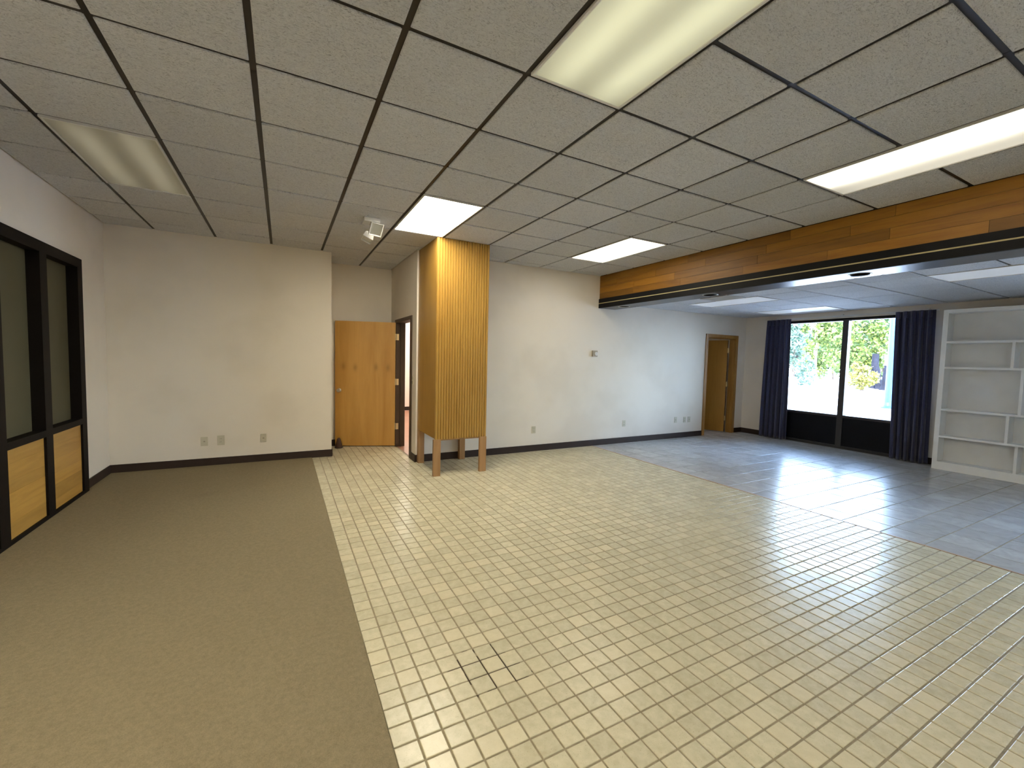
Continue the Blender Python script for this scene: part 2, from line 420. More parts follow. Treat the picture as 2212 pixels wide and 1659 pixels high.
# large grey tiles
xs = [XS + 0.016, 5.697]
while xs[-1] < XR - 0.02: xs.append(min(xs[-1] + 0.302, XR))
lrest = MB(); nlt = 0
for i in range(len(xs) - 1):
    for j in range(-15, 15):
        y0, y1 = 0.09 + 0.298 * j, 0.09 + 0.298 * (j + 1)
        y1 = min(y1, YB); y0 = max(y0, YN)
        if y1 - y0 < 0.02: continue
        x0, x1 = xs[i] + 0.0045, xs[i + 1] - 0.0045
        cx, cy = (x0 + x1) / 2, (y0 + y1) / 2
        tl = (random.gauss(0, 0.0016), random.gauss(0, 0.0016))
        if in_view(cx, cy, 0, 120) and nlt < 300:
            nlt += 1
            piece('large_floor_tile', tile_mesh(x1 - x0, y1 - y0 - 0.009, 'ltile', 'large_floor_tile'), floor, (cx, cy, 0), (tl[1], -tl[0], 0))
        else: add_tile(lrest, cx, cy, x1 - x0, y1 - y0 - 0.006)
for i in range(8):
    for j in range(12):
        add_tile(lrest, 7.0 + 0.302 * i + 0.151, YB + 0.149 + 0.298 * j, 0.296, 0.292)
lrest.build('large_floor_tile_field', 'ltile', floor, kind='stuff', label='large grey floor tiles beyond the oak doorway')
tag(Bx(XS - 0.003, YN, -0.003, XS + 0.016, YB, 0.003).build('trim_1', 'threshold'), 'thin brown strip where small beige tiles meet large grey tiles', None, None, 'structure')
carpet = Bx(XL, YN, -0.1, XC, YF, 0.006)
tag(carpet.build('carpet', 'carpet', org=(0, 0, 0)), 'brown cut pile carpet along the dark framed partition', 'carpet')

# ------------------------------------------------------------------ walls
WT = 0.12
wl = Bx(XL - WT, 4.5, 0, XL, YF + WT, 3.05).box(XL - WT, 2.20, 2.345, XL, 4.5, 3.05).box(XL - WT, YN - WT, 0, XL, 2.20, 3.05)
tag(wl.build('wall_left', 'wall'), 'cream wall around the dark framed partition', None, None, 'structure')
tag(Bx(XL, YF, 0, XA0, YF + WT, 3.05).box(XA0 - WT, YF + WT, 0, XA0, YA + WT, 3.05).build('wall_bay', 'wall'), 'cream wall at the end of the carpet with three socket plates', None, None, 'structure')
tag(Bx(XA0, YA, 0, XA1 + WT, YA + WT, 3.05).build('wall_alcove', 'wall'), 'cream wall behind the open oak door', None, None, 'structure')
D1a, D1b, D1h = 4.71, 5.62, 2.02
tag(Bx(XA1, YB, 0, XA1 + WT, D1a, 3.05).box(XA1, D1b, 0, XA1 + WT, YA, 3.05).box(XA1, D1a, D1h, XA1 + WT, D1b, 3.05).build('wall_alcove_side', 'wall'),
    'cream side wall of the alcove with the dark framed doorway', None, None, 'structure')
D2a, D2b, D2h = 8.29, 9.17, 2.0
wb = Bx(XA1 + WT, YB, 0, D2a, YB + WT, 3.05).box(D2b, YB, 0, XR + WT, YB + WT, 3.05).box(D2a, YB, D2h, D2b, YB + WT, 3.05)
tag(wb.build('wall_back', 'wall'), 'long cream far wall with thermostat and oak framed doorway', None, None, 'structure')
W0, W1, WZ = 1.45, 3.78, 2.31
W2, W3 = -2.75, -0.42
wr = Bx(XR, YN - WT, 0, XR + 0.16, W2, 3.05).box(XR, W3, 0, XR + 0.16, W0, 3.05).box(XR, W2, WZ, XR + 0.16, W3, 3.05).box(XR, W1, 0, XR + 0.16, YB, 3.05).box(XR, W0, WZ, XR + 0.16, W1, 3.05)
tag(wr.build('wall_right', 'wall'), 'cream wall around the curtained window', None, None, 'structure')
tag(Bx(XL - WT, YN - WT, 0, XR + 0.16, YN, 3.05).build('wall_front', 'wall'), 'cream wall at the near end of the room', None, None, 'structure')

# baseboards
def baseboard(name, boxes, label):
    mb = MB()
    for b in boxes: mb.box(*b)
    tag(mb.build(name, 'base'), label, None, None, 'structure')
BH, BT = 0.10, 0.012
baseboard('baseboard_left', [(XL, 4.5, 0, XL + BT, YF, BH)], 'dark brown baseboard beside the partition')
baseboard('baseboard_bay', [(XL, YF - BT, 0, XA0 + BT, YF, BH), (XA0, YF, 0, XA0 + BT, YA, BH)], 'dark brown baseboard along the carpet end wall')
baseboard('baseboard_alcove', [(XA0, YA - BT, 0, XA1, YA, BH), (XA1 - BT, YB, 0, XA1, D1a - 0.05, BH), (XA1 - BT, D1b + 0.05, 0, XA1, YA, BH)], 'dark brown baseboard inside the alcove')
baseboard('baseboard_back', [(XA1 - BT, YB - BT, 0, D2a - 0.07, YB, BH), (D2b + 0.07, YB - BT, 0, XR, YB, BH)], 'dark brown baseboard along the far wall')
baseboard('baseboard_right', [(XR - BT, W1, 0, XR, YB, BH), (XR - BT, 1.24, 0, XR, W0, BH)], 'dark brown baseboard on the window wall')

# ------------------------------------------------------------------ main ceiling
ceil_ob = Bx(XL - WT, YN - WT, H + 0.034, 6.0, YB + WT, H + 0.2).box(XL - WT, YB + WT, H + 0.034, XA1 + WT, YA + WT, H + 0.2).build('ceiling', 'plenum', kind='structure', label='suspended ceiling of rough grey square tiles in black grid')
G = 0.030
LIGHTS = {(3, 4): 'col', (3, -1): 'near', (7, 4): 'far', (7, -1): 'right', (-1, 4): 'dim', (3, -6): 'b1', (7, -6): 'b2', (-1, -1): 'b3', (-1, -6): 'b4'}
used = set()
for (i, j) in LIGHTS: used |= {(i, j), (i, j + 1)}
_cm = {}
def ceiling_tile_mesh(sx, sy):
    k = (round(sx, 3), round(sy, 3))
    if k not in _cm:
        mb = MB(); e = 0.004
        rs = []
        for d, z in ((0.0, 0.016), (0, e), (e, 0)):
            a, b = sx / 2 - d, sy / 2 - d
            rs.append([(-a, b, z), (a, b, z), (a, -b, z), (-a, -b, z)])
        mb.rings(rs); _cm[k] = mb.mesh('ceiling_tile', 'acoustic')
    return _cm[k]
for i in range(-2, 10):
    for j in range(-7, 10):
        if (i, j) in used: continue
        cy1 = (j + 1) * T - G / 2
        if cy1 <= YB: zones = [(XL, 5.5, YN, YB)]                      # clear of every far wall
        elif j * T < YB: zones = [(XL, XA1, YN, YF), (XA1, 5.5, YN, YB)]
        elif cy1 <= YF: zones = [(XL, XA1, YN, YF)]
        else: zones = [(XL, XA0, YN, YF), (XA0, XA1, YN, YA)]
        for (rx0, rx1, ry0, ry1) in zones:
            x0, x1 = max(i * T + G / 2, rx0 + (0.012 if rx0 == XL else 0)), min((i + 1) * T - G / 2, rx1 - (0.004 if rx1 == 5.5 else 0))
            y0, y1 = max(j * T + G / 2, ry0), min(cy1, ry1)
            if rx1 == XA1 and y0 > YB - 0.3: x1 = min(x1, XA1 - 0.012)
            if x1 - x0 < 0.02 or y1 - y0 < 0.02: continue
            piece('ceiling_tile', ceiling_tile_mesh(x1 - x0, y1 - y0), ceil_ob, ((x0 + x1) / 2, (y0 + y1) / 2, H + random.uniform(-0.0015, 0.0015)),
                  (random.gauss(0, 0.002), random.gauss(0, 0.002), 0))
def region_y(x):
    return YF if x < XA0 else (YA if x < XA1 else YB)
for i in range(-1, 10):
    x = i * T
    if XL < x < 5.5:
        Bx(x - 0.02, YN, H + 0.010, x + 0.02, region_y(x), H + 0.03).build('ceiling_tee', 'tee', ceil_ob)
for j in range(-6, 10):
    y = j * T
    x0, x1 = XL, 5.5
    if y > YF: x0, x1 = XA0, XA1
    elif y > YB: x0, x1 = XL, XA1
    if y < YA: Bx(x0, y - 0.02, H + 0.012, x1, y + 0.02, H + 0.031).build('cross_tee', 'tee', ceil_ob)

# ------------------------------------------------------------------ fluorescent fixtures
WARM = (1.0, 0.92, 0.74, 1)
lens_spec = {
    'near':  (0.20, 0.24, (0.98, 0.98, 0.63, 1)),
    'col':   (17.0, 9.0, WARM), 'right': (0.42, 3.6, (1.0, 0.94, 0.78, 1)), 'far': (4.0, 5.0, WARM),
    'dim':   (0.0, 0.10, (1.0, 0.93, 0.66, 1)),
    'b1': (8.0, 5.0, WARM), 'b2': (0.8, 1.2, WARM), 'b3': (16.0, 10.0, WARM), 'b4': (16.0, 10.0, WARM),
}
light_label = {
    'near': 'large fluorescent ceiling panel with soft yellow bands, overhead near the camera',
    'col': 'glaring white fluorescent ceiling panel touching the wooden column',
    'right': 'bright fluorescent ceiling panel one tile from the wooden beam, cut by the picture edge',
    'far': 'bright fluorescent ceiling panel near the far wall and the beam',
    'dim': 'dull yellowed fluorescent ceiling panel above the carpet, barely lit',
    'b1': 'fluorescent ceiling panel behind the camera over the small tiles', 'b2': 'fluorescent ceiling panel behind the camera beside the beam',
    'b3': 'fluorescent ceiling panel above the carpet close to the camera', 'b4': 'fluorescent ceiling panel behind the camera over the carpet'}
def fixture(x0, x1, y0, y1, z, lensmat, label, group):
    c = ((x0 + x1) / 2, (y0 + y1) / 2, z)
    t = thing('ceiling_light', c, label, 'light', group)
    f = 0.012
    MB().box(x0, y0, z - 0.004, x0 + f, y1, z + 0.025).box(x1 - f, y0, z - 0.004, x1, y1, z + 0.025).box(x0 + f, y0, z - 0.004, x1 - f, y0 + f, z + 0.025).box(x0 + f, y1 - f, z - 0.004, x1 - f, y1, z + 0.025).build('frame', 'white', t)
    Bx(x0 + f, y0 + f, z + 0.002, x1 - f, y1 - f, z + 0.008).build('lens', lensmat, t)
    return t
for (i, j), k in LIGHTS.items():
    b, s, c = lens_spec[k]
    fixture(i * T + G / 2, (i + 1) * T - G / 2, j * T + G / 2, (j + 2) * T - G / 2, H, lens_mat('lens_' + k, b, s, c, **({'width': 0.15, 'offs': (-0.15,)} if k == 'right' else {})), light_label[k], 'fluorescent panels in the main ceiling')

# ------------------------------------------------------------------ beam with oak strips
XB = 5.5; ZB = 2.355; ZW = 2.508; XB2 = 5.83
beam = Bx(XB, YN, ZB + 0.15, XB2, YB, 3.05).box(XB, YN, ZB + 0.012, XB + 0.02, YB, ZB + 0.15).box(XB2 - 0.02, YN, ZB + 0.012, XB2, YB, ZB + 0.15).build('ceiling_beam', 'blackband', kind='structure', label='dropped beam faced with oak strips above two black bands')
rows = 4; rh = (H - ZW) / rows
for r in range(rows):
    y = YB - 0.001; k = 0
    while y > YN:
        Lb = random.uniform(0.75, 1.35) if k else random.uniform(0.35, 1.1)
        y1 = max(y - Lb, YN)
        if y > -2.6:
            Bx(XB - 0.014 - random.uniform(0, 0.0012), y1 + 0.001, ZW + r * rh + 0.001, XB, y - 0.001, ZW + (r + 1) * rh - 0.001).build('oak_strip', 'beam_wood', beam, org=(XB, (y + y1) / 2, ZW + r * rh))
        y = y1; k += 1
Bx(XB - 0.028, YN, 2.440, XB, YB, ZW).build('black_band', 'blackband', beam)
Bx(XB - 0.024, YN, 2.427, XB, YB, 2.440).build('brass_strip', 'gold', beam)
Bx(XB - 0.028, YN, ZB, XB, YB, 2.427).build('black_band', 'blackband', beam)
# glossy underside with holes for the cans
cans = [(5.65, 4.02), (5.65, 2.42), (5.645, 0.77), (5.645, -0.85)]
mb = MB(); R0 = 0.084; n = 28
ys = [YB] + [v_ for c in cans for v_ in (c[1] + 0.12, c[1] - 0.12)] + [YN]
for k in range(0, len(ys), 2): mb.box(XB, ys[k + 1], ZB, XB2, ys[k], ZB + 0.012)
for cx, cy in cans:
    b = len(mb.v); sq = []
    for i in range(n):
        a = 2 * math.pi * i / n; ca, sa = math.cos(a), math.sin(a)
        mb.v.append((cx + R0 * ca, cy + R0 * sa, ZB))
        dx = (XB2 - cx) if ca > 0 else (cx - XB); k = min(dx / max(abs(ca), 1e-6), 0.12 / max(abs(sa), 1e-6))
        sq.append((cx + k * ca, cy + k * sa, ZB))
    mb.v += sq
    for i in range(n):
        j = (i + 1) % n; mb.f.append((b + i, b + j, b + n + j, b + n + i))
    for sx in (XB, XB2):
        for sy in (cy - 0.12, cy + 0.12):
            pass
mb.build('soffit_panel', 'soffit', beam)
for cx, cy in cans:
    t = thing('recessed_downlight', (cx, cy, ZB), None, 'downlight', 'downlights in the beam')
    t['label'] = {4.02: 'unlit recessed downlight in the beam underside beside the far wall', 2.42: 'middle unlit recessed downlight in the beam underside',
                  0.77: 'unlit recessed downlight in the beam underside, the largest in view', -0.85: 'unlit recessed downlight in the beam beyond the picture edge'}[cy]
    MB().lathe([(0.080, 0.0), (0.092, -0.004), (0.096, -0.001), (0.096, 0.001), (0.080, 0.004)], (cx, cy, ZB), n=28, cap=False).build('trim_ring', 'steel', t, smooth=True)
    MB().lathe([(0.082, 0.002), (0.080, 0.03), (0.070, 0.11), (0.02, 0.12)], (cx, cy, ZB), n=28, cap=False).build('can', 'canblack', t, smooth=True)

# ------------------------------------------------------------------ lowered ceiling
lc = Bx(XB2, YN - WT, HL + 0.03, XR + 0.16, YB + WT, HL + 0.2).build('ceiling_low', 'plenum', kind='structure', label='lower suspended ceiling of grey tiles beyond the beam')
gx = [XB2, 6.17, 6.78, 7.39, 8.0, 8.61, 9.22, XR]
gy = [YN + 0.0]
y = 0.67 - 0.61 * 7
while y < YB:
    if y > YN + 0.02: gy.append(y)
    y += 0.61
gy.append(YB)
low_lights = [(6.78, 7.39, -0.55, 0.67), (6.78, 7.39, 2.50, 3.72), (8.61, 9.22, 2.50, 3.72)]
VENT = (6.36, 6.75, 2.66, 3.14)
for i in range(len(gx) - 1):
    for j in range(len(gy) - 1):
        cx, cy = (gx[i] + gx[i + 1]) / 2, (gy[j] + gy[j + 1]) / 2
        if any(a < cx < b and c < cy < d for a, b, c, d in low_lights): continue
        x0, x1 = gx[i] + (0.006 if i else 0), gx[i + 1] - (0.006 if i < len(gx) - 2 else 0.004)
        y0, y1 = gy[j] + (0.012 if j else 0), gy[j + 1] - (0.012 if j < len(gy) - 2 else 0.002)
        piece('ceiling_tile', ceiling_tile_mesh(x1 - x0, y1 - y0), lc, ((x0 + x1) / 2, (y0 + y1) / 2, HL + random.uniform(-0.001, 0.001)), (random.gauss(0, 0.0015), random.gauss(0, 0.0015), 0))
for y in gy[1:-1]: Bx(XB2, y - 0.014, HL + 0.010, XR, y + 0.014, HL + 0.028).build('ceiling_tee', 'tee', lc)
for x in gx[1:-1]: Bx(x - 0.012, YN, HL + 0.011, x + 0.012, YB, HL + 0.029).build('cross_tee', 'tee', lc)
for (a, b, c, d), lab in zip(low_lights, ('pale white ceiling panel with painted sheen glow in the lower ceiling nearest the bookcase, cut by the picture edge', 'pale white ceiling panel with painted sheen glow in the lower ceiling beside the air vent', 'pale white ceiling panel with painted sheen glow in the lower ceiling just above the window')):
    fixture(a + 0.012, b - 0.012, c + 0.012, d - 0.012, HL, 'unlit', lab, 'pale panels in the lower ceiling')  # 'unlit' material carries the painted window sheen glow
t = thing('air_vent', ((VENT[0] + VENT[1]) / 2, (VENT[2] + VENT[3]) / 2, HL - 0.01), 'grey slatted air vent in the lower ceiling between the beam and a pale panel', 'vent')
a, b, c, d = VENT
MB().box(a, c, HL - 0.012, a + 0.03, d, HL).box(b - 0.03, c, HL - 0.012, b, d, HL).box(a + 0.03, c, HL - 0.012, b - 0.03, c + 0.03, HL).box(a + 0.03, d - 0.03, HL - 0.012, b - 0.03, d, HL).build('vent_frame', 'vent', t)
sm = MB(); sm.rings([[(-0.016, -(d - c) / 2 + 0.03, 0.003), (0.016, -(d - c) / 2 + 0.03, -0.007), (0.017, -(d - c) / 2 + 0.03, -0.005), (-0.015, -(d - c) / 2 + 0.03, 0.005)], [(-0.016, (d - c) / 2 - 0.03, 0.003), (0.016, (d - c) / 2 - 0.03, -0.007), (0.017, (d - c) / 2 - 0.03, -0.005), (-0.015, (d - c) / 2 - 0.03, 0.005)]])
sme = sm.mesh('slat', 'vent')
for k in range(9): piece('slat', sme, t, (a + 0.045 + k * (b - a - 0.09) / 8, (c + d) / 2, HL - 0.006))

# ------------------------------------------------------------------ dark framed partition (interior glazing)
part = thing('window_2', (XL, 3.4, 0), 'dark framed partition with tinted panes over oak panels', None, None, 'structure')
XF = -1.03; XG = XF - 0.085
MUL = [(2.20, 2.32), (2.93, 3.06), (3.645, 3.765), (4.39, 4.5)]
for y0, y1 in MUL: Bx(XL - WT, y0, 0, XF, y1, 2.255).build('mullion', 'frame', part)
Bx(XL - WT, 2.20, 2.255, XF, 4.5, 2.345).build('head_rail', 'frame', part)
for k in range(3):
    y0, y1 = MUL[k][1], MUL[k + 1][0]
    Bx(XL - WT, y0, 0.71, XF, y1, 0.765).build('middle_rail', 'frame', part)
    Bx(XL - WT, y0, 0, XF, y1, 0.035).build('bottom_rail', 'frame', part)
    Bx(XG - 0.012, y0, 0.765, XG, y1, 2.255).build('pane', 'tint', part)
    z = 0.035; pnl = Bx(XL - WT, y0, 0.035, XF - 0.03, y1, 0.71).build('wood_panel', 'panel_wood', part)
    hs_ = [0.09, 0.13, 0.10, 0.12, 0.11, 0.125]
    random.shuffle(hs_); s_ = 0.675 / sum(hs_)
    for hh in hs_:
        Bx(XF - 0.03, y0, z + 0.0004, XF - 0.018 - random.uniform(0, 0.0006), y1, z + hh * s_ - 0.0004).build('oak_strip', 'panel_wood', pnl, org=(XF, (y0 + y1) / 2, z)); z += hh * s_

# ------------------------------------------------------------------ alcove door
d1 = thing('door_1', (XA1, 5.2, 0), 'honey oak door standing open in the alcove, in a dark frame', None, None, 'structure')
jt = 0.045
for nm, y0, y1, z0, z1 in (('jamb', D1a - 0.05, D1a + 0.035, 0, D1h + 0.02), ('jamb', D1b - 0.035, D1b + 0.05, 0, D1h + 0.02), ('head', D1a + 0.035, D1b - 0.035, D1h - 0.03, D1h + 0.02)):
    Bx(XA1 - 0.014, y0, z0, XA1 + WT + 0.014, y1, z1).build(nm, 'dframe', d1)
Bx(XA1 + 0.055, D1b - 0.05, 0, XA1 + 0.075, D1b - 0.035, D1h - 0.03).build('door_stop_strip', 'dframe', d1)
hx, hy = 2.325, 5.60; ang = math.atan2(0.33, 0.88)
leaf = MB().box(-0.925, 0, 0.012, 0, 0.042, 1.995).build('leaf', 'door_worn', d1, org=(0, 0, 0))
leaf.location = Vector((hx, hy, 0)) - WO(d1); leaf.rotation_euler = (0, 0, -ang)
ORG[leaf.name] = Vector((0, 0, 0))
kb = MB().lathe([(0.032, 0.0), (0.032, -0.006), (0.014, -0.010), (0.012, -0.032), (0.024, -0.042), (0.029, -0.055), (0.022, -0.066), (0.004, -0.068)], (-0.862, 0, 0.90), axis='y', n=20)
kb.build('knob', 'steel', leaf, smooth=True)
for hz in (1.765, 1.047, 0.33):
    MB().box(-0.003, 0.0, hz - 0.05, 0.034, 0.006, hz + 0.05).lathe([(0.008, -0.052), (0.008, 0.052)], (0.002, -0.006, hz), n=10).build('hinge', 'brass', leaf)
for hz in (1.765, 1.047, 0.33):
    Bx(XA1 - 0.010, D1b - 0.040, hz - 0.05, XA1 + 0.030, D1b - 0.035, hz + 0.05).build('hinge_plate', 'brass', d1)
# far doorway on the back wall
d2 = thing('door_2', ((D2a + D2b) / 2, YB, 0), 'oak door ajar into the next room, at the far end of the long wall', None, None, 'structure')
for nm, x0, x1, z0, z1 in (('casing', D2a - 0.065, D2a + 0.005, 0, D2h + 0.06), ('casing', D2b - 0.005, D2b + 0.065, 0, D2h + 0.06), ('casing', D2a + 0.005, D2b - 0.005, D2h - 0.005, D2h + 0.06)):
    Bx(x0, YB - 0.016, z0, x1, YB, z1).build(nm, 'trim_wood', d2)
for nm, x0, x1, z0, z1 in (('jamb', D2a, D2a + 0.02, 0, D2h), ('jamb', D2b - 0.02, D2b, 0, D2h), ('head', D2a + 0.02, D2b - 0.02, D2h - 0.02, D2h)):
    Bx(x0, YB, z0, x1, YB + WT, z1).build(nm, 'trim_wood', d2)
leaf2 = MB().box(-0.83, -0.045, 0.012, -0.004, 0, 1.965).build('leaf', 'door_wood', d2, org=(0, 0, 0))
leaf2.location = Vector((9.125, YB + WT + 0.012, 0)) - WO(d2); leaf2.rotation_euler = (0, 0, -math.radians(66)); ORG[leaf2.name] = Vector((0, 0, 0))
MB().box(-0.004, -0.045, 0.012, 0, 0, 1.965).build('edge_shade_strip', 'rubber', leaf2)  # dark strip paints the shade on the leaf's hinge edge
for hz in (1.75, 1.03, 0.30):
    MB().box(0, -0.045, hz - 0.05, 0.003, -0.002, hz + 0.05).lathe([(0.009, -0.052), (0.009, 0.052)], (0.006, 0.002, hz), n=10).build('hinge', 'brass', leaf2)

# rooms seen through the doorways
cr = Bx(XA1 + WT, YA + WT, 0, XA1 + WT + 0.02, 10.2, 2.75).box(XA1 + WT + 0.02, 10.2, 0, 6.1, 10.3, 2.75).box(6.0, YB + WT, 0, 6.1, 10.2, 2.75)
tag(cr.build('wall_hall', 'pink'), 'bright pinkish wall seen through the dark framed doorway', None, None, 'structure')
tag(Bx(XA1 + WT, YB + WT, 2.6, XR + 0.16, 10.3, 2.95).build('ceiling_hall', 'white'), 'plain ceiling of the rooms behind the doorways', None, None, 'structure')
tag(Bx(XA1 + 0.02, YB + WT, -0.1, 6.0, 10.2, -0.001).build('floor_hall', 'redfloor'), 'reddish floor seen through the dark framed doorway', None, None, 'structure')
baseboard('baseboard_hall', [(XA1 + WT + 0.02, 10.188, 0, 6.0, 10.2, 0.1)], 'dark baseboard seen through the dark framed doorway')
tag(Bx(6.1, 8.2, 0, XR + 0.16, 8.3, 2.75).box(XR, YB + WT, 0, XR + 0.16, 8.2, 2.75).build('wall_store', 'wall'), 'cream wall of the room behind the oak doorway', None, None, 'structure')
fixture(3.2, 3.8, 6.0, 7.2, 2.595, lens_mat('lens_hall', 20, 12, (1.0, 0.93, 0.82, 1)), 'lit ceiling panel in the hall behind the dark framed doorway', 'ceiling panels behind the doorways')
fixture(3.2, 3.8, 8.4, 9.6, 2.595, lens_mat('lens_hall_end', 20, 12, (1.0, 0.93, 0.82, 1)), 'lit ceiling panel at the end of the hall', 'ceiling panels behind the doorways')
fixture(7.2, 7.8, 5.6, 6.8, 2.595, lens_mat('lens_store', 2, 2, (1.0, 0.95, 0.85, 1)), 'lit ceiling panel in the room behind the oak doorway', 'ceiling panels behind the doorways')

# ------------------------------------------------------------------ wooden column on legs
cx0, cx1, cy0, cy1, cz = 2.365, 3.052, 3.65, YB - 0.014, 0.462
colm = thing('wood_clad_column', ((cx0 + cx1) / 2, (cy0 + cy1) / 2, 0), 'tall honey wood boxed column on four short legs against the far wall', 'column')
Bx(cx0, cy0 + 0.014, cz, cx1, cy1, H - 0.002).build('plywood_box', 'col_wood', colm)
mb = MB(); nb = 20; bw = (cx1 - cx0) / nb
for k in range(nb):
    a, b = cx0 + k * bw, cx0 + (k + 1) * bw; g = 0.0065
    prof = [(a, cy0 + 0.014), (a, cy0 + 0.011), (a + g, cy0), (b - g, cy0), (b, cy0 + 0.011), (b, cy0 + 0.014)]
    mb.rings([[(x, y_, cz - 0.008) for x, y_ in prof], [(x, y_, H - 0.002) for x, y_ in prof]])
mb.build('beadboard_face', 'col_wood', colm, label='vertical grooved boards on the column front')
Bx(cx0 - 0.004, cy0 - 0.001, cz, cx0, cy0 + 0.03, H - 0.002).build('corner_bead', 'col_wood', colm)
Bx(cx0 + 0.02, cy0 + 0.02, cz - 0.028, cx1 - 0.02, cy0 + 0.05, cz).build('apron', 'leg_wood', colm)
for x0 in (cx0 - 0.02, cx1 - 0.092):
    Bx(x0, cy0 - 0.012, 0, x0 + 0.09, cy0 + 0.03, cz - 0.008).build('leg', 'leg_wood', colm)
for x0 in (cx0, cx1 - 0.085):
    Bx(x0, cy1 - 0.075, 0, x0 + 0.08, cy1 - 0.002, cz).build('leg', 'leg_wood', colm)

# ------------------------------------------------------------------ window
fx0, fx1 = XR + 0.01, XR + 0.11
for nm, wa, wb_, wm, lab in (('window_1', W0, W1, 2.605, 'two pane window over black lower panels between navy curtains'), ('added_unseen_window', W2, W3, (W2 + W3) / 2, 'added unseen two pane window over black lower panels beyond the bookcase')):  # second window is unseen, added for daylight on the right side
    win = thing(nm, (XR, wm, 0), lab, None, None, 'structure')
    for y0, y1 in ((wa, wa + 0.05), (wm - 0.045, wm + 0.045), (wb_ - 0.05, wb_)): Bx(fx0, y0, 0.0, fx1, y1, WZ).build('mullion', 'wframe', win)
    for y0, y1 in ((wa + 0.05, wm - 0.045), (wm + 0.045, wb_ - 0.05)):
        Bx(fx0, y0, WZ - 0.035, fx1, y1, WZ).build('head_rail', 'wframe', win)
        Bx(fx0, y0, 0.555, fx1, y1, 0.598).build('sill_rail', 'wframe', win)
        Bx(fx0, y0, 0.0, fx1, y1, 0.05).build('bottom_rail', 'wframe', win)
        Bx(fx0 + 0.02, y0, 0.05, fx1 - 0.02, y1, 0.555).build('lower_panel', 'spandrel', win)
        Bx(fx0 + 0.045, y0, 0.598, fx0 + 0.053, y1, WZ - 0.035).build('pane', 'glass', win)
tag(Bx(XR - 0.006, W0, WZ - 0.012, XR + 0.01, W1, WZ + 0.012).build('trim_2', 'frame'), 'dark strip along the top of the window', None, None, 'structure')

def curtain(ya, yb, yc, yd, n, label, ph):
    """ya..yb top span, yc..yd bottom span"""
    t = thing('curtain', (XR - 0.09, (ya + yb) / 2, 0.012), label, 'curtain', 'curtains at the window')
    nu, nz = n * 12, 26; v_ = []; f_ = []
    for k in range(nz + 1):
        q = k / nz; z = 0.012 + q * 2.345
        y0 = yc + (ya - yc) * q; y1 = yd + (yb - yd) * q
        amp = 0.040 * (1 - 0.55 * q ** 6) + 0.008 * math.sin(q * 5 + ph)
        for i in range(nu + 1):
            s_ = i / nu; a = 2 * math.pi * n * s_ + 0.6 * math.sin(3 * s_ + ph + q * 1.2)
            x = XR - 0.105 - amp * (math.sin(a) + 0.3 * math.sin(2.1 * a + ph)) + 0.01 * math.sin(s_ * 7 + ph)
            if q > 0.93: x += 0.0
            v_.append((x, y0 + (y1 - y0) * s_ + 0.012 * math.sin(a * 2) * (1 - q * 0.5), z))
    for k in range(nz):
        for i in range(nu):
            b = k * (nu + 1) + i; f_.append((b, b + 1, b + nu + 2, b + nu + 1))
    mb = MB(); mb.v = v_; mb.f = f_
    o = mb.build('drape', 'navy', t, smooth=True)
    so_ = o.modifiers.new('cloth', 'SOLIDIFY'); so_.thickness = 0.003
    for i in range(n):
        y = ya + (yb - ya) * (i + 0.5) / n
        Bx(XR - 0.135, y - 0.014, 2.25, XR - 0.085, y + 0.014, 2.352).build('pleat', 'navy', t, bevel=0.004)
curtain(3.93, 3.49, 3.955, 3.455, 5, 'navy pleated curtain beside the oak doorway', 0.3)
curtain(1.87, 1.395, 1.80, 1.37, 5, 'navy pleated curtain beside the white bookcase', 1.7)
rod = thing('curtain_rail', (XR, 2.65, 2.36), 'white curtain rail above the window', 'curtain rail')
Bx(XR - 0.045, 1.38, 2.345, XR - 0.022, 3.95, 2.372).build('rail', 'white', rod)
for y in (1.5, 2.65, 3.8): Bx(XR - 0.045, y - 0.015, 2.372, XR, y + 0.015, 2.39).build('bracket', 'white', rod)

# ------------------------------------------------------------------ bookcase
bx, bxb = 9.185, XR - 0.004
bk = thing('bookcase', (bx, 0.55, 0), 'tall white built-in bookcase with staggered compartments beside the navy curtain', 'bookcase')
by0, by1, bz = -0.12, 1.235, 2.318
Bx(bx, by1 - 0.055, 0, bxb, by1, bz).build('side_panel', 'bookcase', bk)
Bx(bx, by0, 0, bxb, by0 + 0.055, bz).build('side_panel', 'bookcase', bk)
Bx(bx, by0 + 0.055, bz - 0.05, bxb, by1 - 0.055, bz).build('top_panel', 'bookcase', bk)
Bx(bx, by0 + 0.055, 0, bxb, by1 - 0.055, 0.115).build('base_panel', 'bookcase', bk)
Bx(bx + 0.21, by0 + 0.055, 0.115, bxb, by1 - 0.055, bz - 0.05).build('back_panel', 'bookback', bk)
SH = [0.115, 0.485, 0.875, 1.485, 1.852, bz - 0.05]
for z in SH[1:5]: Bx(bx + 0.002, by0 + 0.055, z - 0.014, bx + 0.21, by1 - 0.055, z + 0.014).build('shelf', 'bookcase', bk)
for k, ysd in enumerate([(0.425,), (0.525,), (0.43,), (0.53,)]):
    for y in ysd: Bx(bx + 0.004, y - 0.014, SH[k] + (0.014 if k else 0), bx + 0.21, y + 0.014, SH[k + 1] - 0.014).build('divider', 'bookcase', bk)

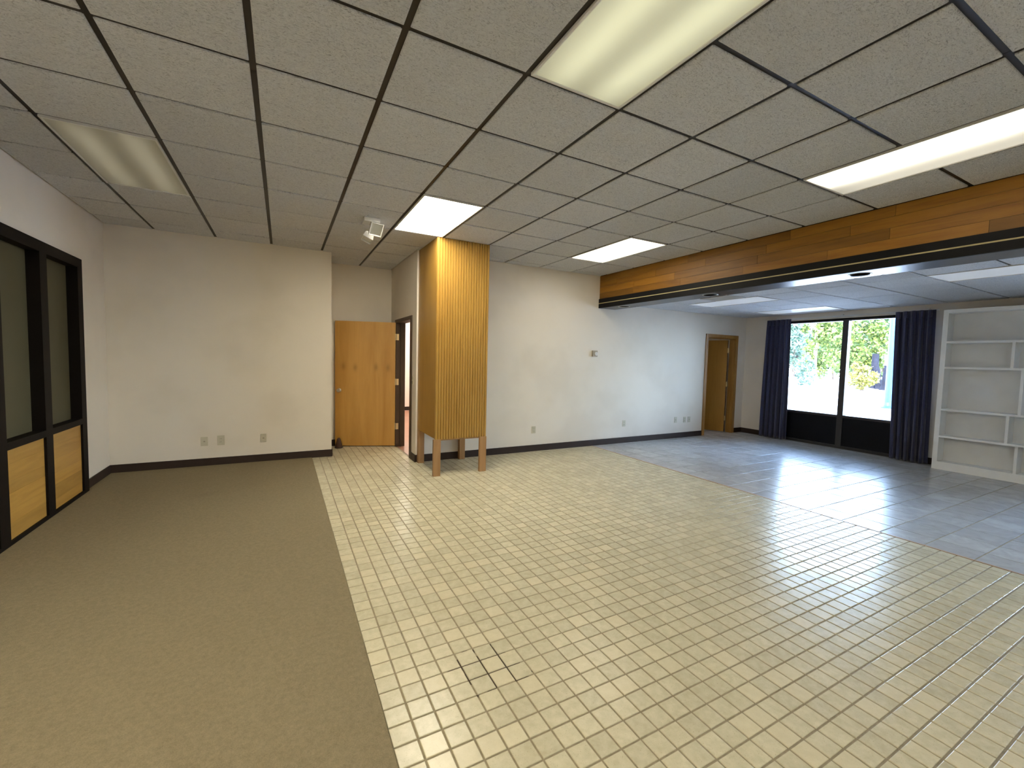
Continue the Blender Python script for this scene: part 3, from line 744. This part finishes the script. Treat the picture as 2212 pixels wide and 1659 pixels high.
# ------------------------------------------------------------------ wall plates, thermostat, switch
def plate(name, axis, u, z, wd, ht, label, cat, style, group, wallpos):
    """axis 'y': on a wall facing -y at y=wallpos; axis 'x': on a wall facing -x at x=wallpos"""
    if axis == 'y': org = (u, wallpos, z); bxf = lambda a, b, c, d, e, f: Bx(u + a, wallpos - e, z + b, u + c, wallpos - f, z + d)
    else: org = (wallpos, u, z); bxf = lambda a, b, c, d, e, f: Bx(wallpos - e, u + a, z + b, wallpos - f, u + c, z + d)
    t = thing(name, org, label, cat, group)
    bxf(-wd / 2, -ht / 2, wd / 2, ht / 2, 0.007, 0).build('cover_plate', 'almond', t, bevel=0.0025)
    if style == 'duplex':
        for s_ in (-1, 1):
            so_ = bxf(-0.017, s_ * 0.021 - 0.014, 0.017, s_ * 0.021 + 0.014, 0.010, 0.006).build('socket', 'almond', t, bevel=0.003)
            for sx in (-0.007, 0.007): bxf(sx - 0.0012, s_ * 0.021 - 0.004, sx + 0.0012, s_ * 0.021 + 0.006, 0.0106, 0.0098).build('slot', 'slot', so_)
    elif style == 'jack':
        bxf(-0.010, -0.009, 0.010, 0.009, 0.010, 0.006).build('jack', 'tstat', t)
    elif style == 'switch':
        bxf(-0.005, -0.013, 0.005, 0.013, 0.016, 0.006).build('toggle', 'almond', t)
gl_ = 'wall plates on the carpet end wall'
plate('wall_plate', 'y', -0.155, 0.318, 0.075, 0.115, 'almond wall plate farthest from the open oak door, carpet end wall', 'wall plate', 'jack', gl_, YF)
plate('wall_outlet', 'y', 0.022, 0.322, 0.078, 0.125, 'almond wall outlet in the middle of three, carpet end wall', 'outlet', 'duplex', gl_, YF)
plate('wall_plate', 'y', 0.496, 0.32, 0.066, 0.115, 'almond wall plate nearest the open oak door, carpet end wall', 'wall plate', 'jack', gl_, YF)
gf_ = 'wall plates on the far wall'
plate('wall_outlet', 'y', 4.25, 0.342, 0.07, 0.112, 'almond wall outlet on the far wall closest to the wooden column', 'outlet', 'duplex', gf_, YB)
plate('wall_outlet', 'y', 6.142, 0.352, 0.07, 0.112, 'almond wall outlet midway along the far wall, alone below the beam end', 'outlet', 'duplex', gf_, YB)
plate('wall_plate', 'y', 7.463, 0.356, 0.07, 0.112, 'almond wall plate set apart from the pair near the oak doorway', 'wall plate', 'jack', gf_, YB)
plate('wall_outlet', 'y', 7.717, 0.348, 0.07, 0.112, 'almond wall outlet of the close pair, farther from the oak doorway', 'outlet', 'duplex', gf_, YB)
plate('wall_plate', 'y', 7.845, 0.348, 0.07, 0.112, 'almond wall plate of the close pair, next to the oak doorway', 'wall plate', 'jack', gf_, YB)
plate('light_switch', 'x', 4.60, 1.13, 0.07, 0.115, 'almond light switch on the alcove wall by the dark door frame', 'light switch', 'switch', None, XA1)
t = thing('thermostat', (5.41, YB, 1.584), 'square grey thermostat with round white dial on the far wall', 'thermostat')
Bx(5.36, YB - 0.03, 1.533, 5.465, YB, 1.637).build('housing', 'tstat', t, bevel=0.004)
MB().lathe([(0.033, 0.0), (0.033, -0.008), (0.028, -0.013), (0.002, -0.014)], (5.428, YB - 0.030, 1.580), axis='y', n=24).build('dial', 'white', t, smooth=True)

# door wedge / floor stop
t = thing('door_stop', (1.50, 5.80, 0), 'dark brown rubber door stop on the floor at the foot of the open door', 'door stop')
MB().lathe([(0.052, 0.0), (0.054, 0.02), (0.046, 0.06), (0.035, 0.10), (0.026, 0.14), (0.012, 0.158), (0.002, 0.16)], (1.50, 5.80, 0), n=18).build('cone', 'rubber', t, smooth=True)
MB().lathe([(0.060, 0.0), (0.060, 0.008), (0.055, 0.012)], (1.50, 5.80, 0), n=18).build('base_ring', 'slot', t, smooth=True)

# emergency light on the ceiling
t = thing('emergency_light', (1.56, 3.42, H), 'small white twin headed emergency light under the ceiling by the glaring panel', 'emergency light')
Bx(1.48, 3.34, H - 0.045, 1.64, 3.50, H).build('base', 'white', t, bevel=0.006)
MB().tube([(1.56, 3.42, H - 0.045), (1.565, 3.44, H - 0.09), (1.56, 3.43, H - 0.14)], [0.014, 0.014, 0.014]).build('stem', 'white', t, smooth=True)
def head(c, dirv, s0, s1, ln, up=Vector((0, 0, 1))):
    d_ = Vector(dirv).normalized(); a = d_.cross(up).normalized(); b = a.cross(d_)
    rs = []
    for r_, h_ in ((s0 * 0.6, -ln), (s0, -ln * 0.7), (s1, 0.0), (s1 * 0.9, 0.0), (s1 * 0.84, -0.012)):
        p = Vector(c) + d_ * h_
        rs.append([p + a * r_ + b * r_, p - a * r_ + b * r_, p - a * r_ - b * r_, p + a * r_ - b * r_])
    hd = MB().rings(rs, cap=False); hd.f.append((3, 2, 1, 0))
    o = hd.build('lamp_head', 'white', t)
    p = Vector(c) - d_ * 0.012; r_ = s1 * 0.84
    lm = MB(); lm.rings([[p + a * r_ + b * r_, p - a * r_ + b * r_, p - a * r_ - b * r_, p + a * r_ - b * r_], [p - d_ * 0.02 + a * r_ * .5 + b * r_ * .5, p - d_ * 0.02 - a * r_ * .5 + b * r_ * .5, p - d_ * 0.02 - a * r_ * .5 - b * r_ * .5, p - d_ * 0.02 + a * r_ * .5 - b * r_ * .5]])
    lm.build('reflector', 'steel', o)
head((1.60, 3.33, H - 0.125), (0.25, -0.85, -0.55), 0.05, 0.068, 0.09)
head((1.53, 3.50, H - 0.20), (-0.35, -0.25, -0.85), 0.045, 0.055, 0.09, Vector((0, 1, 0)))

# ------------------------------------------------------------------ outside the window
tag(Bx(XR + 0.16, -60, -0.35, 110, 90, -0.15).build('ground', 'gravel'), 'pale sunlit gravel yard outside the window', None, None, 'structure')
def tree(loc, h, cr, cb, mat, label, nleaf, leaf, group, trunkr=0.14, tmat='bark', cone=False):
    t = thing('tree', loc, label, 'tree', group)
    x, y, z = loc
    tp = [(x, y, z), (x + random.uniform(-.2, .2), y + random.uniform(-.2, .2), z + h * 0.45), (x + random.uniform(-.3, .3), y + random.uniform(-.3, .3), z + h * 0.92)]
    mb = MB().tube(tp, [trunkr, trunkr * 0.65, trunkr * 0.2], 8)
    for k in range(7):
        q = random.uniform(0.3, 0.85); a = random.uniform(0, 6.28); b = Vector(tp[0]).lerp(Vector(tp[2]), q); ln = cr * random.uniform(0.5, 0.9)
        mb.tube([b, b + Vector((math.cos(a) * ln, math.sin(a) * ln, ln * 0.5))], [trunkr * 0.35, trunkr * 0.08], 5)
    mb.build('trunk', tmat, t, smooth=True)
    nc = 26
    if cone:
        q = rng.random(nc * 2) ** 0.8; a = rng.random(nc * 2) * 6.283
        rr = cr * (1.05 - q) * np.sqrt(rng.random(nc * 2)) + 0.05
        cen = np.c_[x + rr * np.cos(a), y + rr * np.sin(a), z + cb + q * (h - cb)]; rad = 0.20 * cr + 0.25 * cr * (1 - q)
    else:
        a = rng.normal(size=(nc, 3)); a /= np.linalg.norm(a, axis=1)[:, None]; a *= rng.random(nc)[:, None] ** 0.4
        cen = np.c_[x + a[:, 0] * cr, y + a[:, 1] * cr, z + (h + cb) / 2 + a[:, 2] * (h - cb) / 2]; rad = cr * (0.28 + 0.2 * rng.random(nc))
    ci = rng.integers(0, len(cen), nleaf)
    g = rng.normal(size=(nleaf, 3)); g /= np.linalg.norm(g, axis=1)[:, None]
    pos = cen[ci] + g * rad[ci][:, None] * (0.55 + 0.5 * rng.random(nleaf)[:, None])
    pos[:, 2] = np.maximum(pos[:, 2], z + 0.1)
    n1 = rng.normal(size=(nleaf, 3)) + g * 0.8; n1 /= np.linalg.norm(n1, axis=1)[:, None]
    t1 = np.cross(n1, rng.normal(size=(nleaf, 3))); t1 /= np.linalg.norm(t1, axis=1)[:, None]; t2 = np.cross(n1, t1)
    sz = leaf * (0.6 + 0.8 * rng.random(nleaf))[:, None]
    vv = np.stack([pos - t1 * sz, pos + t2 * sz * 0.55, pos + t1 * sz, pos - t2 * sz * 0.55], 1).reshape(-1, 3) - np.array(loc)
    me = bpy.data.meshes.new('crown'); nv = len(vv)
    me.vertices.add(nv); me.vertices.foreach_set('co', vv.ravel().astype(np.float32))
    me.loops.add(nv); me.loops.foreach_set('vertex_index', np.arange(nv, dtype=np.int32))
    me.polygons.add(nleaf); me.polygons.foreach_set('loop_start', np.arange(0, nv, 4, dtype=np.int32)); me.polygons.foreach_set('loop_total', np.full(nleaf, 4, dtype=np.int32))
    me.update(calc_edges=True); me.materials.append(M[mat])
    o = bpy.data.objects.new('crown', me); COL.objects.link(o); o.parent = t; ORG[o.name] = Vector(loc)
    return t
TG = 'trees beyond the gravel yard'
def ray_at(u, X):   # where the sight line through picture column u (level) meets x = X
    k = (u - 3 - 1106) / 927.1; d = _f + _r * k; d.z = 0
    return CAM.y + d.y / d.x * (X - CAM.x)
def tree_at(u, X, *a, **k): return tree((X, ray_at(u, X), -0.15), *a, **k)
tree_at(1716, 36, 5.4, 1.25, 0.5, 'leaf_blue', 'pale blue-green conifer at the window edge by the doorway curtain', 2800, 0.13, TG, cone=True)
tree_at(1866, 36.5, 2.0, 0.75, 0.0, 'leaf_gold', 'low golden shrub beside the dark dead trees', 1500, 0.09, TG)
tree_at(1760, 44, 10.5, 2.2, 0.2, 'leaf_yellow', 'tall yellow-green tree with pale trunk behind the doorway side pane', 5200, 0.16, TG, tmat='palebark', trunkr=0.2)
tree_at(1846, 51, 11.0, 2.4, 0.1, 'leaf_yellow', 'yellow-green tree just past the mullion in the bookcase side pane', 5600, 0.18, TG)
tree_at(1800, 58.5, 11.0, 2.6, 0.1, 'leaf_yellow', 'bushy yellow-green tree seen beside the window mullion', 5600, 0.2, TG)
tree_at(1902, 67, 14.0, 3.0, 0.4, 'leaf_green', 'tall deep green tree above the dark dead trees', 7000, 0.22, TG)
tree_at(2045, 50, 11.0, 2.8, 0.4, 'leaf_green', 'deep green tree hidden behind the bookcase side curtain', 3600, 0.2, TG)
tree_at(1600, 50, 9.5, 2.4, 0.4, 'leaf_green', 'deep green tree hidden behind the doorway side curtain', 3600, 0.2, TG)
tree_at(1735, 68.5, 9.0, 2.8, 0.1, 'leaf_blue', 'hazy blue-green tree deepest behind the doorway side pane', 3600, 0.24, TG)
tree_at(1826, 80, 14.0, 4.0, 0.1, 'leaf_green', 'broad green tree deepest behind the mullion', 5600, 0.28, TG)
tree_at(1908, 93, 16.0, 4.4, 0.1, 'leaf_green', 'broad green tree deepest behind the dark dead trees', 5600, 0.32, TG)
for u, X, h, lean, r_, lab in ((1892, 41, 2.5, -0.1, 0.28, 'thick slate grey leaning dead tree next to the golden shrub'), (1903, 40, 2.1, -0.45, 0.22, 'slate grey dead tree leaning away, middle of three'), (1919, 39, 1.6, 0.0, 0.34, 'short slate grey dead tree beside the blue post')):
    y = ray_at(u, X); t = thing('dead_tree', (X, y, -0.15), lab, 'tree', 'dark dead trees at the yard edge')
    MB().tube([(X, y, -0.15), (X, y - lean * 0.4, h * 0.5), (X + 0.1, y - lean, h)], [r_, r_ * 0.85, r_ * 0.75], 12).build('bole', 'slatebark', t, smooth=True)
    MB().lathe([(r_ * 1.35, 0.0), (r_ * 1.1, 0.15), (r_ * 0.9, 0.4)], (X, y, -0.15), n=12).build('root_flare', 'slatebark', t, smooth=True)
py = ray_at(1924, 22.0)
t = thing('steel_post', (22.0, py, -0.15), 'light blue steel post with base flange standing in the yard', 'post')
MB().lathe([(0.12, 0.0), (0.12, 5.6), (0.10, 5.65)], (22.0, py, -0.15), n=20).build('shaft', 'bluepost', t, smooth=True)
MB().lathe([(0.24, 0.0), (0.24, 0.06), (0.16, 0.10), (0.13, 0.24)], (22.0, py, -0.15), n=20).build('flange', 'bluepost', t, smooth=True)
ys_ = ray_at(1886, 24.0)
tag(MB().tube([(24.0, ray_at(1880, 24.0), -0.15), (28.5, ray_at(1893, 28.5), -0.11)], [0.02, 0.02], 6).build('fallen_pole', 'bark', org=(26, ys_, -0.13)), 'thin dark pole lying on the bright gravel', 'pole')
